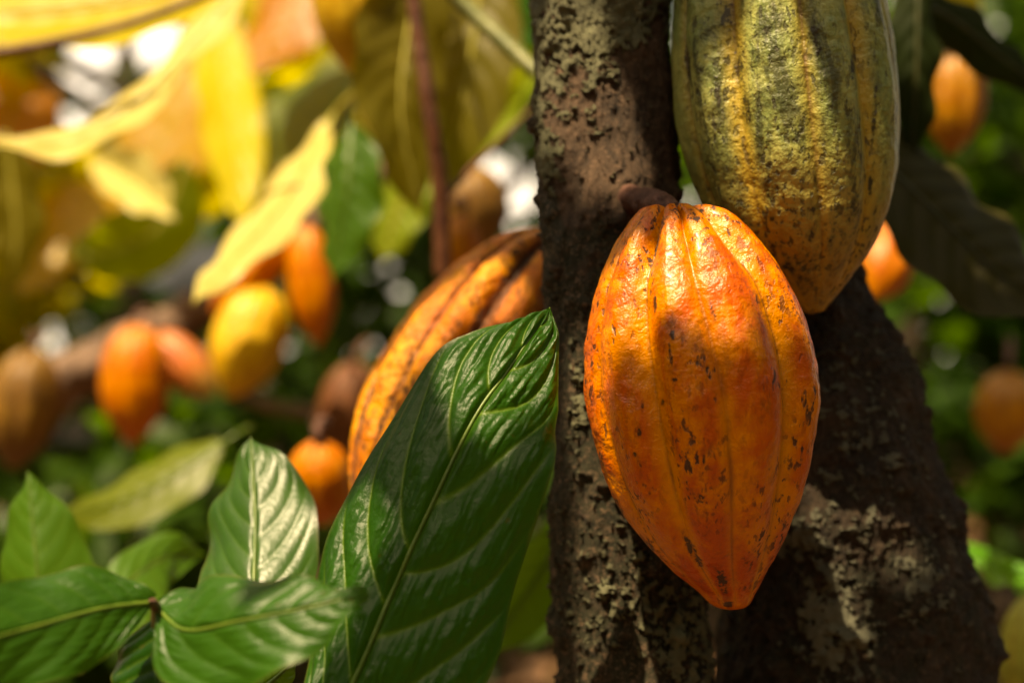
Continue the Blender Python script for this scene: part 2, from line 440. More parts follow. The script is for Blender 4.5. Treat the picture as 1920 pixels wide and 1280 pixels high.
def stem_lichen(px, py):
    return (.75 * np.clip(smooth(330, 150, py + (px - 1010) * .9) , 0, 1) + .9 * in_ell(px, py, 1030, 300, 38, 60)
        +   .48 * in_ell(px, py, 1170, 1120, 150, 120) + .62 * in_ell(px, py, 1290, 1230, 80, 130) + .55 * in_ell(px, py, 1085, 760, 26, 110) + .35 * in_ell(px, py, 1120, 230, 60, 40)
        + .4 * in_ell(px, py, 1150, 40, 90, 60))
def trunk_lichen(px, py):
    return (.85 * in_ell(px, py, 1560, 1180, 85, 130) + .7 * in_ell(px, py, 1500, 1000, 55, 60) + .55 * in_ell(px, py, 1730, 1090, 55, 75)
        + .36 * in_ell(px, py, 1600, 760, 160, 200) + .22 * in_ell(px, py, 1650, 1000, 160, 200) + .65 * in_ell(px, py, 1630, 1195, 20, 25))
tree = thing('cocoa_tree', 'lichen spotted cocoa tree with slim stem and thick leaning trunk behind the large pods', 'tree', at(1400, 1900, .78))
V, F, px, py, lich = bark_tube([(1128, -360, .755, 120), (1133, -30, .748, 124), (1140, 260, .742, 130), (1146, 460, .738, 134), (1150, 640, .735, 126),
                             (1158, 840, .735, 124), (1172, 1040, .735, 132), (1196, 1290, .738, 146), (1235, 1700, .75, 170), (1290, 2900, .78, 220)], 900, 400, .0013, 3.1, stem_lichen)
moss = smooth(330, 460, py) * .75 + .25 * smooth(250, 100, py) + .45 * smooth(1070, 1030, px) * smooth(200, 320, py)
make('stem', V, F, M['bark_stem'], tree, tree.location, {'lichen': lich, 'moss': moss})
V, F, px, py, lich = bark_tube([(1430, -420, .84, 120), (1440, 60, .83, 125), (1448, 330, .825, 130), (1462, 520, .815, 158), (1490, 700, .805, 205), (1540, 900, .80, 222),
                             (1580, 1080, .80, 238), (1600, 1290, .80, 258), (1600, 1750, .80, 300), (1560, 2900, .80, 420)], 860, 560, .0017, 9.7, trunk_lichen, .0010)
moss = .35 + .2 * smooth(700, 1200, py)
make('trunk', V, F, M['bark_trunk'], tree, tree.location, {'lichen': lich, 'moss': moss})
# small knots standing out on the stem's left side
for kx, ky, kr in ((1000, 238, 16), (1012, 380, 12)):
    c = at(kx + 8, ky, .742)
    v, f = tube([c + [.006, .004, -.004], c + [-.001, -.001, 0], c + [-.0045, -.003, .0015], c + [-.006, -.004, .0016]], [.005, kr * K * .74, kr * K * .5, .0006], 14, 14, .5)
    make('knot', v, f, M['bark_stem'], tree, tree.location, {'lichen': np.full(len(v), .35), 'moss': np.full(len(v), .5)})

cushion(1166, 392, .712, .0085, 3.3, M['bark_stem'])
cushion(1062, 505, .716, .006, 5.1, M['bark_stem'])
cushion(1690, 905, .80, .010, 7.7, M['bark_trunk'])

# ------------------------------------------------------------------ pods
LOBE0 = math.radians(7.7)
def pod_shape(z, r, ox, nt, nth, phase, deep, line, twist=(-.2, .15), seed=0.0, warts=0.0, top_gain=1.0, bend=0.0):
    """z: axis heights (0 at the top, negative down), r: radii, ox: sideways axis drift. theta 0 faces -Y."""
    z, r, ox = map(lambda a: np.asarray(a, float), (z, r, ox))
    q = np.concatenate([[0], np.cumsum(np.hypot(np.diff(z), np.diff(r)))]); q /= q[-1]
    s = np.linspace(0, 1, nt)
    zz, rr, oo = cinterp(s, q, z), np.maximum(cinterp(s, q, r), 0), cinterp(s, q, ox)
    along = np.clip((zz - z.max()) / (z.min() - z.max()), 0, 1)
    th = np.linspace(-np.pi, np.pi, nth, endpoint=False)
    TH = th[None, :] + 0 * s[:, None]
    AL = along[:, None] + 0 * th[None, :]
    tw = twist[0] + (twist[1] - twist[0]) * AL
    a = TH - phase - tw
    a = a + .05 * np.sin(3 * TH + seed) + .05 * np.sin(AL * 5 + TH * 2 + seed)
    st = math.pi / 5
    kf = np.round(a / st); d = a - kf * st
    isdeep = (np.mod(kf, 2) != 0)
    env = (np.sin(np.pi * np.clip(AL, 0, 1) ** .75) * .75 + .25) * smooth(1.0, .88, AL)
    env = env * (1 + (top_gain - 1) * smooth(.22, .02, AL))
    g_d = np.exp(-(np.abs(d) / .15) ** 1.6) * isdeep
    g_l = np.exp(-(np.abs(d) / .05) ** 1.6) * (~isdeep)
    seam = np.exp(-(d / .022) ** 2)
    lobe_round = np.cos(np.clip(np.abs(d) / (st / 2), 0, 1) * np.pi) * -.5 + .5
    mod = 1 + env * (deep * .35 * (lobe_round - .6) - deep * g_d - line * g_l * .8 - .006 * seam)
    R = rr[:, None] * mod
    zdrop = (1.0 * g_d + .6 * g_l) * smooth(.20, .03, AL) * rr.max() * .13 * (top_gain > 1.0)
    X = oo[:, None] + R * np.sin(TH); Yv = -R * np.cos(TH) + bend * np.sin(np.pi * AL); Z = zz[:, None] - zdrop * smooth(0, rr.max() * .35, rr)[:, None]
    V = np.stack([X, Yv, Z], -1).reshape(-1, 3)
    nd = np.stack([np.sin(TH), -np.cos(TH), 0 * TH], -1).reshape(-1, 3)
    if warts:
        w = (fbm(V * 75 + seed, 3) * .55 + fbm(V * 30 + seed, 2) * .7) * warts * (1 - .6 * np.exp(-(d / .1) ** 2)).ravel() * np.minimum(1, np.repeat(rr, nth) / .02)
        V = V + nd * w[:, None]
    fur = (seam * (.35 + .65 * env)).ravel()
    lobe = (np.exp(-(np.abs(d) / .17) ** 1.7) * (.68 + .32 * isdeep)).ravel()
    F = grid_faces(nt, nth, True)[:, ::-1].tolist()
    F.append(list(range(nth))); F.append(list(range((nt - 1) * nth, nt * nth))[::-1])
    return V, F, {'fur': fur, 'lobe': lobe, 'along': AL.ravel()}

def hero_pod(label, rows, Y, mat, phase, deep, line, stalk, warts, seed, twist, top_gain=1.0, marks=()):
    rows = np.array(rows, float)                # (py, centre px, half width px)
    x0, y0 = rows[0, 1], rows[0, 0]
    t = thing('cocoa_pod', label, 'cocoa pod', at(x0, y0, Y), 'pods on the near cocoa tree')
    z = -(rows[:, 0] - y0) * K * Y; ox = (rows[:, 1] - x0) * K * Y; r = rows[:, 2] * K * Y * .985
    V, F, at_ = pod_shape(z, r, ox, 380, 500, phase, deep, line, twist, seed, warts, top_gain)
    Wp = V + at(x0, y0, Y)
    px = Wp[:, 0] / (K * Wp[:, 1]) + 960; py = 640 - (Wp[:, 2] - CAM_Z) / (K * Wp[:, 1])
    mk = np.zeros(len(V))
    for mx, my, rx, ry, ang in marks:           # dark bruises and streaks on the husk
        ca, sa = math.cos(math.radians(ang)), math.sin(math.radians(ang))
        dx, dy = px - mx, py - my
        mk = np.maximum(mk, np.clip(1.5 - np.hypot((dx * ca + dy * sa) / rx, (dy * ca - dx * sa) / ry), 0, 1))
    at_['mark'] = mk * (V[:, 1] < 0)
    make('husk', V, F, mat, t, None, at_)
    sv, sf = tube([np.array(at(*p)) for p in stalk[0]], stalk[1], 30, 16, .25)
    make('stalk', sv, sf, M['stalk'], t, t.location)
    return t

hero_pod('large ripe orange pod with brown specks hanging in front of the stem',
         [(397, 1262, 10), (388, 1268, 34), (386, 1272, 52), (391, 1277, 74), (402, 1283, 92), (430, 1287, 118), (470, 1293, 146), (520, 1298, 173), (570, 1303, 194), (660, 1311, 215), (740, 1316, 219), (840, 1319, 205),
          (940, 1325, 172), (1020, 1336, 128), (1080, 1352, 80), (1108, 1362, 55), (1126, 1367, 42), (1137, 1369, 26), (1142, 1369, 3)], .655, M['pod_orange'], LOBE0, .125, .04,
         ([(1166, 376, .712), (1204, 376, .692), (1238, 383, .668), (1262, 400, .655)], [.0078, .0066, .0056, .005]), .0011, 1.7, (-.22, .10), 2.6,
         [(1298, 1030, 8, 40, -28), (1354, 1092, 10, 34, -14), (1198, 810, 9, 11, 0), (1265, 712, 6, 5, 0), (1243, 755, 5, 8, 0), (1262, 630, 7, 12, 0), (1190, 852, 5, 6, 0), (1336, 585, 6, 24, -10), (1394, 494, 5, 9, -20),
          (1160, 950, 6, 34, -24), (1215, 1022, 6, 26, -38), (1228, 570, 4, 26, -4), (1258, 665, 4, 22, -6), (1250, 820, 4, 18, -10), (1128, 860, 5, 30, -14), (1170, 980, 5, 30, -26), (1420, 560, 4, 16, -14), (1365, 1132, 12, 8, 0), (1205, 760, 3, 14, 0), (1320, 860, 3, 12, 0)])
hero_pod('large green and yellow mottled pod hanging above the orange pod',
         [(-330, 1430, 10), (-338, 1432, 34), (-325, 1434, 70), (-270, 1438, 120), (-200, 1442, 152), (-100, 1449, 178), (0, 1459, 196), (100, 1466, 208), (200, 1473, 212), (300, 1482, 202), (380, 1489, 180), (450, 1496, 148),
          (510, 1506, 98), (550, 1516, 56), (572, 1521, 33), (584, 1523, 19), (588, 1522, 4)], .712, M['pod_green'], math.radians(-5), .11, .055,
         ([(1300, -420, .80), (1360, -410, .765), (1410, -380, .73), (1432, -326, .712)], [.010, .008, .007, .005]), .0009, 4.2, (-.10, .22), 1.5,
         [(1362, 30, 16, 40, -6), (1385, 120, 12, 50, -8), (1400, 210, 9, 40, -8), (1530, 70, 10, 50, -10), (1345, 170, 7, 40, -6), (1440, 360, 5, 14, -10), (1530, 345, 4, 16, -10), (1525, 395, 5, 8, 0), (1448, 410, 6, 7, 0), (1290, 120, 6, 50, -4), (1640, 200, 6, 60, 4), (1635, 330, 6, 50, 8), (1520, 440, 10, 14, 0), (1450, 470, 8, 20, -12), (1560, 450, 6, 30, 12), (1600, 120, 5, 30, 2), (1480, 500, 14, 12, 0), (1660, 300, 5, 60, 6)])

PODS = [0]
def pod(label, top, tip, w, mat, group='pods hanging among the leaves behind', spin=0.0, deep=.07, line=.02, lean=0.0, stalk=None, res=(90, 120), fat=.46, dark=None, warts=.0):
    """top / tip: (px, py, Y) ends; w: width in px"""
    A, B = at(*top), at(*tip)
    L = np.linalg.norm(B - A); Ym = (top[2] + tip[2]) / 2
    R = w / 2 * K * Ym
    t = thing('cocoa_pod', label, 'cocoa pod', A, group)
    q = np.array([.012, 0, .0, .03, .1, .22, .36, .5, .64, .78, .89, .95, .985, 1.0])
    pr = np.array([.05, .15, .25, .42, .66, .88, .985, 1.0, .93, .73, .45, .24, .10, .01])
    V, F, a = pod_shape(-q * L, pr * R, q * 0, res[0], res[1], .3 + spin, deep, line, (-.1, .1), spin * 3, warts, 1.3)
    rot = Vector((0, 0, -1)).rotation_difference(Vector(B - A)).to_matrix()
    V = V @ np.array(rot).T
    me = make('husk', V, F, mat, t, None, a)
    PODS[0] += 1
    d = (A - B) / L
    s = stalk if stalk is not None else A + d * .03 + np.array([.012, .015, .02])
    sv, sf = tube([A - d * .004, A + d * .012, (A + d * .02 + s) / 2, s], [.003, .004, .004, .005], 16, 8)
    make('stalk', sv, sf, M['stalk'], t, t.location)
    return t

# the pod left of the stem, leaning out to the lower left
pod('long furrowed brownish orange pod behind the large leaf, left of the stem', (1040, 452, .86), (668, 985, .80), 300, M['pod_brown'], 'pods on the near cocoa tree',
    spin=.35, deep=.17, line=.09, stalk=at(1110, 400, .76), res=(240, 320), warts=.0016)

G = 'pods hanging among the leaves behind'
BY = 1.7
pod('upright bright orange pod hanging below the brown branch at far left centre', (256, 610, BY), (248, 836, BY), 126, M['pod_bg'], spin=.2, stalk=at(285, 585, BY + .04))
pod('small reddish pod with pale tip slanting right beside the upright orange pod', (288, 630, BY + .05), (404, 742, BY + .03), 88, M['pod_red'], spin=.9, stalk=at(275, 605, BY + .08))
pod('plump yellow pod with one bright side leaning left under the bright leaf', (500, 540, 1.62), (428, 748, 1.58), 138, M['pod_yellow'], spin=.1, stalk=at(470, 520, 1.7))
pod('narrow rusty orange pod with pointed tip beside the dark green leaf', (572, 425, 1.6), (598, 650, 1.6), 88, M['pod_bg'], spin=.6, stalk=at(565, 380, 1.62))
pod('brownish orange pod lying under the white lit leaf', (540, 430, 1.62), (398, 590, 1.62), 92, M['pod_bg'], spin=1.4, stalk=at(575, 400, 1.66))
pod('dull olive brown pod at the left edge beside the branch', (62, 655, 1.6), (22, 880, 1.6), 130, M['pod_olive'], spin=.5, stalk=at(75, 630, 1.64))
pod('round orange pod with a bright spot low beside the glossy upright leaf', (596, 830, 1.12), (606, 985, 1.15), 122, M['pod_bg'], spin=.3, stalk=at(610, 790, 1.18))
pod('dark brown pod in shade above the round orange pod', (668, 680, 1.75), (636, 890, 1.75), 120, M['pod_dark'], spin=.1, stalk=at(690, 640, 1.8))
pod('golden pod cut by the top edge beside the reddish twig', (650, -170, 1.2), (672, 150, 1.2), 156, M['pod_yellow'], spin=.45, stalk=at(700, -230, 1.22))
pod('olive brown pod behind the lower end of the reddish twig', (880, 315, 1.45), (905, 470, 1.45), 124, M['pod_olive'], spin=.25, stalk=at(850, 280, 1.5))
pod('small orange pod peeping out above the furrowed pod', (868, 405, 1.3), (858, 530, 1.3), 74, M['pod_bg'], spin=.8, stalk=at(850, 380, 1.34))
pod('shiny amber pod at upper right beside the dark upright leaf', (1800, 92, 1.3), (1782, 292, 1.3), 112, M['pod_amber'], spin=.35, deep=.12, stalk=at(1815, 60, 1.34))
pod('orange pod half hidden behind the tip of the green pod', (1672, 425, 1.25), (1638, 560, 1.2), 118, M['pod_bg'], spin=.55, stalk=at(1690, 390, 1.28))
pod('dull amber brown pod in shade at the right edge', (1892, 695, 1.6), (1884, 852, 1.6), 118, M['pod_amber'], spin=.15, stalk=at(1895, 640, 1.64))
pod('lime green pod cut by the lower right corner', (1942, 1115, 1.05), (1910, 1340, 1.05), 104, M['pod_lime'], spin=.65, stalk=at(1960, 1080, 1.1))

# ------------------------------------------------------------------ leaves
PROF_T = [0, .04, .12, .25, .4, .55, .7, .82, .91, .96, 1]
PROF_W = [.02, .30, .62, .90, 1.0, .96, .80, .55, .28, .11, 0]
def leaf(label, mid, wl, wr, mat, rib='rib_green', dl=0.0, dr=0.0, res=(60, 34), nv=9, bull=.0010, wave=.0025, tert=.0, group=None, pet=None, prof=None, seed=0.0, rad=.0016, va=.20, ripple=14, power=1.4, name='cocoa_leaf'):
    """mid: (px, py, Y) from base to tip; wl / wr half widths in px left and right of the midrib as it runs;
    dl / dr: how far (m) the left / right margin stands back from the midrib"""
    nt, nu = res
    C = curve([at(*p) for p in mid], nt)
    T = np.gradient(C, axis=0); T /= np.linalg.norm(T, axis=1)[:, None]
    S = np.cross(T, [0, 1.0, 0]); S /= np.linalg.norm(S, axis=1)[:, None]
    L = np.linalg.norm(np.diff(C, axis=0), axis=1).sum()
    s = np.linspace(0, 1, nt)
    if prof is None:
        pl = pr_ = cinterp(s, PROF_T, PROF_W)
    else:
        pl = cinterp(s, [a for a, b, c in prof], [b for a, b, c in prof]); pr_ = cinterp(s, [a for a, b, c in prof], [c for a, b, c in prof])
    u = np.linspace(-1, 1, nu)
    U, TT = np.meshgrid(u, s)
    au = np.abs(U)
    left = U > 0
    Yv = C[:, 1][:, None]
    W = np.where(left, wl * pl[:, None], wr * pr_[:, None]) * K * Yv
    D = np.where(left, dl * pl[:, None], dr * pr_[:, None])
    P = C[:, None] + S[:, None] * (U * W)[..., None] + np.array([0, 1.0, 0]) * (D * au ** power)[..., None]
    # surface normal (towards the camera side)
    du = np.gradient(P, axis=1); dt = np.gradient(P, axis=0)
    Nn = np.cross(du, dt); Nn /= np.linalg.norm(Nn, axis=2)[..., None] + 1e-12
    if np.mean(Nn[..., 1]) > 0:
        Nn = -Nn
    ph = (TT - va * (.35 * au + .65 * au ** 2)) * nv + np.where(left, .0, .42) + .12 * np.sin(TT * 9 + seed)
    fr = ph - np.floor(ph); d = np.minimum(fr, 1 - fr)
    fade = smooth(1.0, .82, au) * smooth(0, .05, TT) * smooth(1, .93, TT)
    vein = np.exp(-(d / .038) ** 2) * fade
    cush = np.sin(np.pi * fr) ** .8 * smooth(0, .1, au) * smooth(1.0, .75, au)
    Q = P.reshape(-1, 3)
    h = bull * cush * smooth(0, .1, TT) * smooth(1, .9, TT)
    if tert:
        jit = fbm(Q * 60 + seed, 2).reshape(nt, nu)
        cell = np.floor(ph) + np.where(left, 40, 0)
        q2 = np.stack([(au * ripple * W / W.max() + cell * 3.7 + jit * .6).ravel(), (fr * 1.1 + jit * .5).ravel(), (cell * 5.3).ravel() + seed], 1)
        h = h + tert * (.12 + .88 * cush) * (fbm(q2, 2).reshape(nt, nu) * 1.9 + fbm(Q * 170 + seed, 3).reshape(nt, nu) * .8)
    h = h + wave * (fbm(Q * 11 + seed, 2).reshape(nt, nu)) * (.3 + au) + wave * .6 * np.sin(TT * nv * 2.3 + np.where(left, 0, 2) + seed) * au ** 3
    h = h - bull * .9 * np.exp(-(au / .05) ** 2)
    P = P + Nn * h[..., None]
    t = thing(name, label, 'leaf', C[0], group)
    n = nt * nu
    make('blade', P.reshape(-1, 3), grid_faces(nt, nu, False), mat, t, C[0], {'vein': np.clip(vein + .6 * np.exp(-(au / .03) ** 2), 0, 1).ravel(), 'edge': au.ravel(), 'rnd': np.full(n, (math.sin(seed * 91.7 + mid[0][0]) * .5 + .5))})
    # midrib: a tapering cord along the middle
    ci = nu // 2
    ridge = (P[:, ci - 1] + P[:, ci]) / 2 + Nn[:, ci] * rad * .45 if nu % 2 == 0 else P[:, ci] + Nn[:, ci] * rad * .45
    rv, rf = tube(ridge, np.linspace(rad, rad * .22, 12), nt, 8)
    make('midrib', rv, rf, M[rib], t, C[0])
    if pet is not None:
        e = at(*pet); b = ridge[0]
        pv, pf = tube([b + T[0] * .002, b - T[0] * min(.02, .3 * np.linalg.norm(e - b)), e], [rad * 1.05, rad * 1.15, rad * 1.3], 14, 8)
        make('petiole', pv, pf, M[rib], t, C[0])
    return t

# the large leaf in front of the stem
GS = 'leaves of the near shoots'
hero_prof = [(0, .35, .62), (.143, .70, .93), (.25, .90, 1.0), (.35, .99, .95), (.45, 1.0, .875), (.55, .91, .75), (.64, .78, .63), (.70, .64, .54), (.757, .50, .43), (.83, .32, .28), (.90, .19, .165), (.96, .075, .06), (1, 0, 0)]
leaf('large dark green quilted leaf standing in front of the furrowed pod and the stem',
     [(596, 1420, .565), (664, 1273, .575), (726, 1129, .585), (781, 1005, .592), (884, 792, .605), (950, 697, .618), (1003, 620, .632), (1031, 577, .640)],
     157, 236, M['leaf_hero'], dl=.022, dr=.006, res=(300, 150), nv=7.6, bull=.0024, wave=.004, tert=.0006, prof=hero_prof, seed=2.0, rad=.0015, va=.30, ripple=19,
     pet=(540, 1560, .56), group=GS)
leaf('dark green leaf lying flat at the lower left corner, pointing right at the shoot tip',
     [(286, 1128, .55), (190, 1140, .535), (60, 1175, .515), (-90, 1215, .49), (-190, 1240, .48)], 105, 92, M['leaf_shoot'], 'rib_green', dl=-.006, dr=.022, res=(160, 90), bull=.0006, tert=.0002, wave=.003, seed=5.0, rad=.0011, group=GS, va=.25,
     prof=[(0, .06, .06), (.06, .35, .20), (.2, .80, .52), (.35, 1, .75), (.55, 1, .9), (.8, .7, .7), (1, 0, 0)])
leaf('folded dark green leaf pointing right across the foot of the large leaf',
     [(296, 1142, .555), (350, 1180, .54), (450, 1163, .525), (560, 1142, .52), (640, 1124, .52), (694, 1116, .522)], 66, 118, M['leaf_shoot'], dl=.020, dr=-.010, res=(160, 90), bull=.0008, tert=.0002, wave=.004, seed=1.3, rad=.0010, group=GS, va=.25,
     prof=[(0, .08, .08), (.06, .65, .40), (.18, 1.0, .85), (.35, .95, 1.0), (.55, .72, .84), (.75, .40, .48), (.9, .13, .17), (1, 0, 0)])
leaf('shaded dark leaf hanging under the folded leaf at the bottom edge',
     [(292, 1150, .57), (300, 1230, .56), (300, 1330, .55), (290, 1450, .55)], 120, 120, M['leaf_hero'], dl=.02, dr=.02, res=(80, 50), seed=8.1, rad=.0011, group=GS)
leaf('upright glossy green leaf with white sheen left of the large leaf',
     [(470, 1230, .675), (476, 1110, .69), (478, 980, .715), (474, 890, .733), (470, 818, .750)], 112, 118, M['leaf_sheen'], dl=.020, dr=.006, res=(140, 90), bull=.0007, wave=.004, tert=.0, seed=3.3, rad=.0013, group=GS, va=.34, nv=8,
     pet=(465, 1320, .70), prof=[(0, .3, .3), (.15, .75, .75), (.35, 1, 1), (.5, .97, .97), (.64, .82, .84), (.77, .58, .62), (.88, .34, .37), (.95, .16, .18), (1, 0, 0)])
leaf('upright light green pointed leaf at the left edge',
     [(70, 1260, .80), (72, 1110, .80), (62, 980, .81), (52, 884, .82)], 94, 94, M['leaf_young'], rib='rib_green', dl=.014, dr=.020, res=(80, 50), bull=.0004, prof=[(0, .7, .7), (.25, 1, 1), (.5, .84, .84), (.75, .5, .5), (.92, .15, .15), (1, 0, 0)], seed=4.4, rad=.0010, group=GS, pet=(80, 1330, .79))
leaf('mid green blurred leaf arching behind the shoot tip',
     [(170, 1190, .86), (230, 1100, .88), (310, 1045, .92), (380, 1040, .95)], 50, 85, M['leaf_young'], rib='rib_green', dl=.01, dr=-.03, res=(60, 40), seed=5.7, group=GS, pet=(150, 1260, .86))
leaf('yellowish green blurred leaf slanting behind the upright leaves',
     [(420, 830, 1.2), (330, 890, 1.18), (220, 945, 1.15), (108, 965, 1.12)], 52, 48, M['leaf_moss'], rib='rib_green', dl=-.02, dr=.03, res=(50, 30), seed=6.2, group=GS, pet=(470, 800, 1.25))
leaf('light green blurred leaf between the large leaf and the foot of the stem',
     [(1075, 960, 1.0), (1020, 1060, .98), (960, 1150, .97), (905, 1230, .96)], 70, 58, M['leaf_young'], rib='rib_green', dl=.0, dr=-.02, res=(50, 30), seed=7.2, group=GS, pet=(1110, 900, 1.02))
leaf('small pale green leaf peeping out below the folded leaf',
     [(440, 1330, .62), (510, 1275, .63), (560, 1230, .64)], 36, 34, M['leaf_young'], rib='rib_green', res=(40, 24), seed=9.2, group=GS)
# the shoot the near leaves stand on
t = thing('shoot_stem', 'short green shoot stem under the leaves at lower left', 'stem', at(290, 1140, .56))
v, f = tube([at(291, 1132, .553), at(300, 1200, .575), at(330, 1400, .60), at(345, 1900, .62)], [.0018, .0028, .0036, .005], 30, 10, .2)
make('stalk', v, f, M['twig_green'], t, t.location)
v, f = tube([at(291, 1136, .553), at(286, 1128, .549), at(281, 1125, .546)], [.0022, .0018, .0004], 10, 8)
make('bud', v, f, M['stalk'], t, t.location)

GB = 'leaves hanging in the blurred background'
def bl(*a, **k):
    k.setdefault('group', GB); k.setdefault('res', (44, 26)); k.setdefault('wave', .006); k.setdefault('bull', .0022); k.setdefault('rad', .0022)
    return leaf(*a, **k)
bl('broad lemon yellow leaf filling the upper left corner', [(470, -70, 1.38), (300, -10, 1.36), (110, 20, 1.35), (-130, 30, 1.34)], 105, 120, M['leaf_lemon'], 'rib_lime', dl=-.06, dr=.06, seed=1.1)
bl('long pale cream leaf curving down to the left edge', [(470, -50, 1.3), (360, 80, 1.27), (230, 210, 1.24), (110, 272, 1.22), (-70, 265, 1.2)], 54, 50, M['leaf_lit_cream'], 'rib_lime', dl=-.03, dr=.03, seed=2.1)
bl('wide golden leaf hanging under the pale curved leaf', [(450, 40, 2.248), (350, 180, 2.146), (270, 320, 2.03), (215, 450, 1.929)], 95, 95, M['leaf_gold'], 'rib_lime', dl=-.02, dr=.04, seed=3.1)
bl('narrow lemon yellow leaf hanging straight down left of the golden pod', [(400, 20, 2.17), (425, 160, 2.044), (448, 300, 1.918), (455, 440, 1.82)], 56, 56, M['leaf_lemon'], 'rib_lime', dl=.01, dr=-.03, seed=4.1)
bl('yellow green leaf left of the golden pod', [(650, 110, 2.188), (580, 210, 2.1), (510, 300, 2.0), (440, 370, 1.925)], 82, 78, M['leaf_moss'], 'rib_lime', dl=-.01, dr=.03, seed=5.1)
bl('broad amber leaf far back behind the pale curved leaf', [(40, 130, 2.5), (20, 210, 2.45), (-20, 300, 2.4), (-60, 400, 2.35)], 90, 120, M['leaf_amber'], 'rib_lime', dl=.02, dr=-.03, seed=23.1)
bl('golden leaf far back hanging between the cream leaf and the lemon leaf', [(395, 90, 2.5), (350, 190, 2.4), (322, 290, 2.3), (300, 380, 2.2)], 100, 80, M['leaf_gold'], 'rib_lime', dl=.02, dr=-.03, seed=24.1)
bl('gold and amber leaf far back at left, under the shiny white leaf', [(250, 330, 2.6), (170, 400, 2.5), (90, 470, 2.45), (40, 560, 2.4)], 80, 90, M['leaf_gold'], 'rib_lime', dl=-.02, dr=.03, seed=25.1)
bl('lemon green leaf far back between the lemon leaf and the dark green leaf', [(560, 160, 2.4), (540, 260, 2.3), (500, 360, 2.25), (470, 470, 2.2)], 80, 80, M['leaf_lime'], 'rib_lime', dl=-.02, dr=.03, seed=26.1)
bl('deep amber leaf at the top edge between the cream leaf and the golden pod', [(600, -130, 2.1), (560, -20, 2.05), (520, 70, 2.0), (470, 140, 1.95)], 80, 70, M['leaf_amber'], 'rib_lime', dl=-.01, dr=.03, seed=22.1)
bl('white lit leaf with a green fold pointing down left', [(618, 232, 1.36), (545, 360, 1.28), (455, 470, 1.20), (360, 572, 1.13)], 52, 56, M['leaf_lit_cream'], 'rib_lime', dl=-.02, dr=.03, seed=6.1, pet=(680, 160, 1.3))
bl('dark green leaf hanging beside the rusty orange pod', [(660, 225, 1.22), (655, 330, 1.2), (640, 430, 1.2), (622, 528, 1.2)], 66, 62, M['leaf_young'], 'rib_green', dl=-.02, dr=.03, seed=7.1, pet=(690, 160, 1.24))
bl('small sunlit pale leaf edge on, left of the olive leaf', [(686, 140, 1.3), (692, 200, 1.3), (712, 285, 1.32)], 30, 24, M['leaf_lit_cream'], 'rib_lime', dl=-.03, dr=0, seed=8.1)
bl('big olive gold leaf hanging left of the reddish twig', [(800, -110, 1.2), (765, 60, 1.18), (752, 220, 1.17), (792, 408, 1.18)], 72, 88, M['leaf_olive'], 'rib_lime', dl=.02, dr=-.03, seed=9.1, pet=(780, -200, 1.1))
bl('big olive green leaf hanging right of the reddish twig', [(905, -120, 1.24), (890, 60, 1.22), (862, 220, 1.22), (826, 372, 1.24)], 88, 96, M['leaf_olive'], 'rib_lime', dl=-.02, dr=.04, seed=10.1, pet=(930, -200, 1.24))
bl('dark green leaf at the top edge next to the stem', [(860, -60, 1.35), (920, 0, 1.35), (1000, 50, 1.36), (1060, 80, 1.38)], 60, 60, M['leaf_shoot'], 'rib_green', dl=.02, dr=-.02, seed=11.1)
bl('bright lime leaf slanting behind the stem near the top', [(1030, 60, 1.6), (970, 170, 1.58), (910, 260, 1.56), (850, 350, 1.55)], 34, 40, M['leaf_lime'], 'rib_lime', dl=-.03, dr=-.03, seed=12.1)
bl('lime yellow leaf low between the twig and the dark green leaf', [(790, 290, 1.5), (760, 360, 1.5), (735, 430, 1.5), (715, 490, 1.5)], 58, 50, M['leaf_lime'], 'rib_lime', dl=-.02, dr=.02, seed=13.1)
bl('shiny white glinting leaf at left centre', [(172, 292, 1.875), (230, 322, 1.837), (285, 362, 1.775), (330, 408, 1.725)], 48, 50, M['leaf_lit_cream'], 'rib_lime', dl=-.03, dr=-.03, seed=14.1)
bl('tall olive leaf hanging at the left edge', [(10, 250, 1.5), (22, 340, 1.5), (30, 450, 1.5), (10, 560, 1.5)], 42, 46, M['leaf_olive'], 'rib_lime', dl=.02, dr=-.02, seed=15.1)
bl('yellow green leaf behind the shiny white leaf', [(350, 300, 1.9), (300, 420, 1.9), (210, 470, 1.9), (120, 480, 1.9)], 70, 66, M['leaf_moss'], 'rib_lime', dl=.02, dr=-.02, seed=16.1)
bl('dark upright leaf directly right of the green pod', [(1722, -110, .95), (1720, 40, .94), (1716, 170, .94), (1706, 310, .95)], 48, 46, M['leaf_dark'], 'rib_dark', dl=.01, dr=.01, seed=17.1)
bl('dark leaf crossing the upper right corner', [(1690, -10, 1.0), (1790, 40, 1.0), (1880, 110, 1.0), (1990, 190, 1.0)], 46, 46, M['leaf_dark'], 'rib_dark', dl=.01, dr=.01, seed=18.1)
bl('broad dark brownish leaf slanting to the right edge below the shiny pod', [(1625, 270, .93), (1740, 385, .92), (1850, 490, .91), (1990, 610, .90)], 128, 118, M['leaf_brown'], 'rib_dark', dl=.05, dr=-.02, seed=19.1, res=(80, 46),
   prof=[(0, .5, .5), (.2, .85, .85), (.4, 1, 1), (.6, .95, .95), (.8, .7, .7), (1, 0, 0)])
bl('vivid green narrow leaf at the right edge beside the trunk', [(1760, 1015, 1.15), (1840, 1058, 1.12), (1900, 1080, 1.1), (1980, 1090, 1.08)], 34, 30, M['leaf_vivid'], 'rib_green', dl=.0, dr=-.03, seed=20.1)
bl('bright yellow leaf peeping in at the top right', [(1760, -60, 1.5), (1800, -10, 1.5), (1840, 30, 1.5)], 30, 40, M['leaf_lemon'], 'rib_lime', seed=21.1)

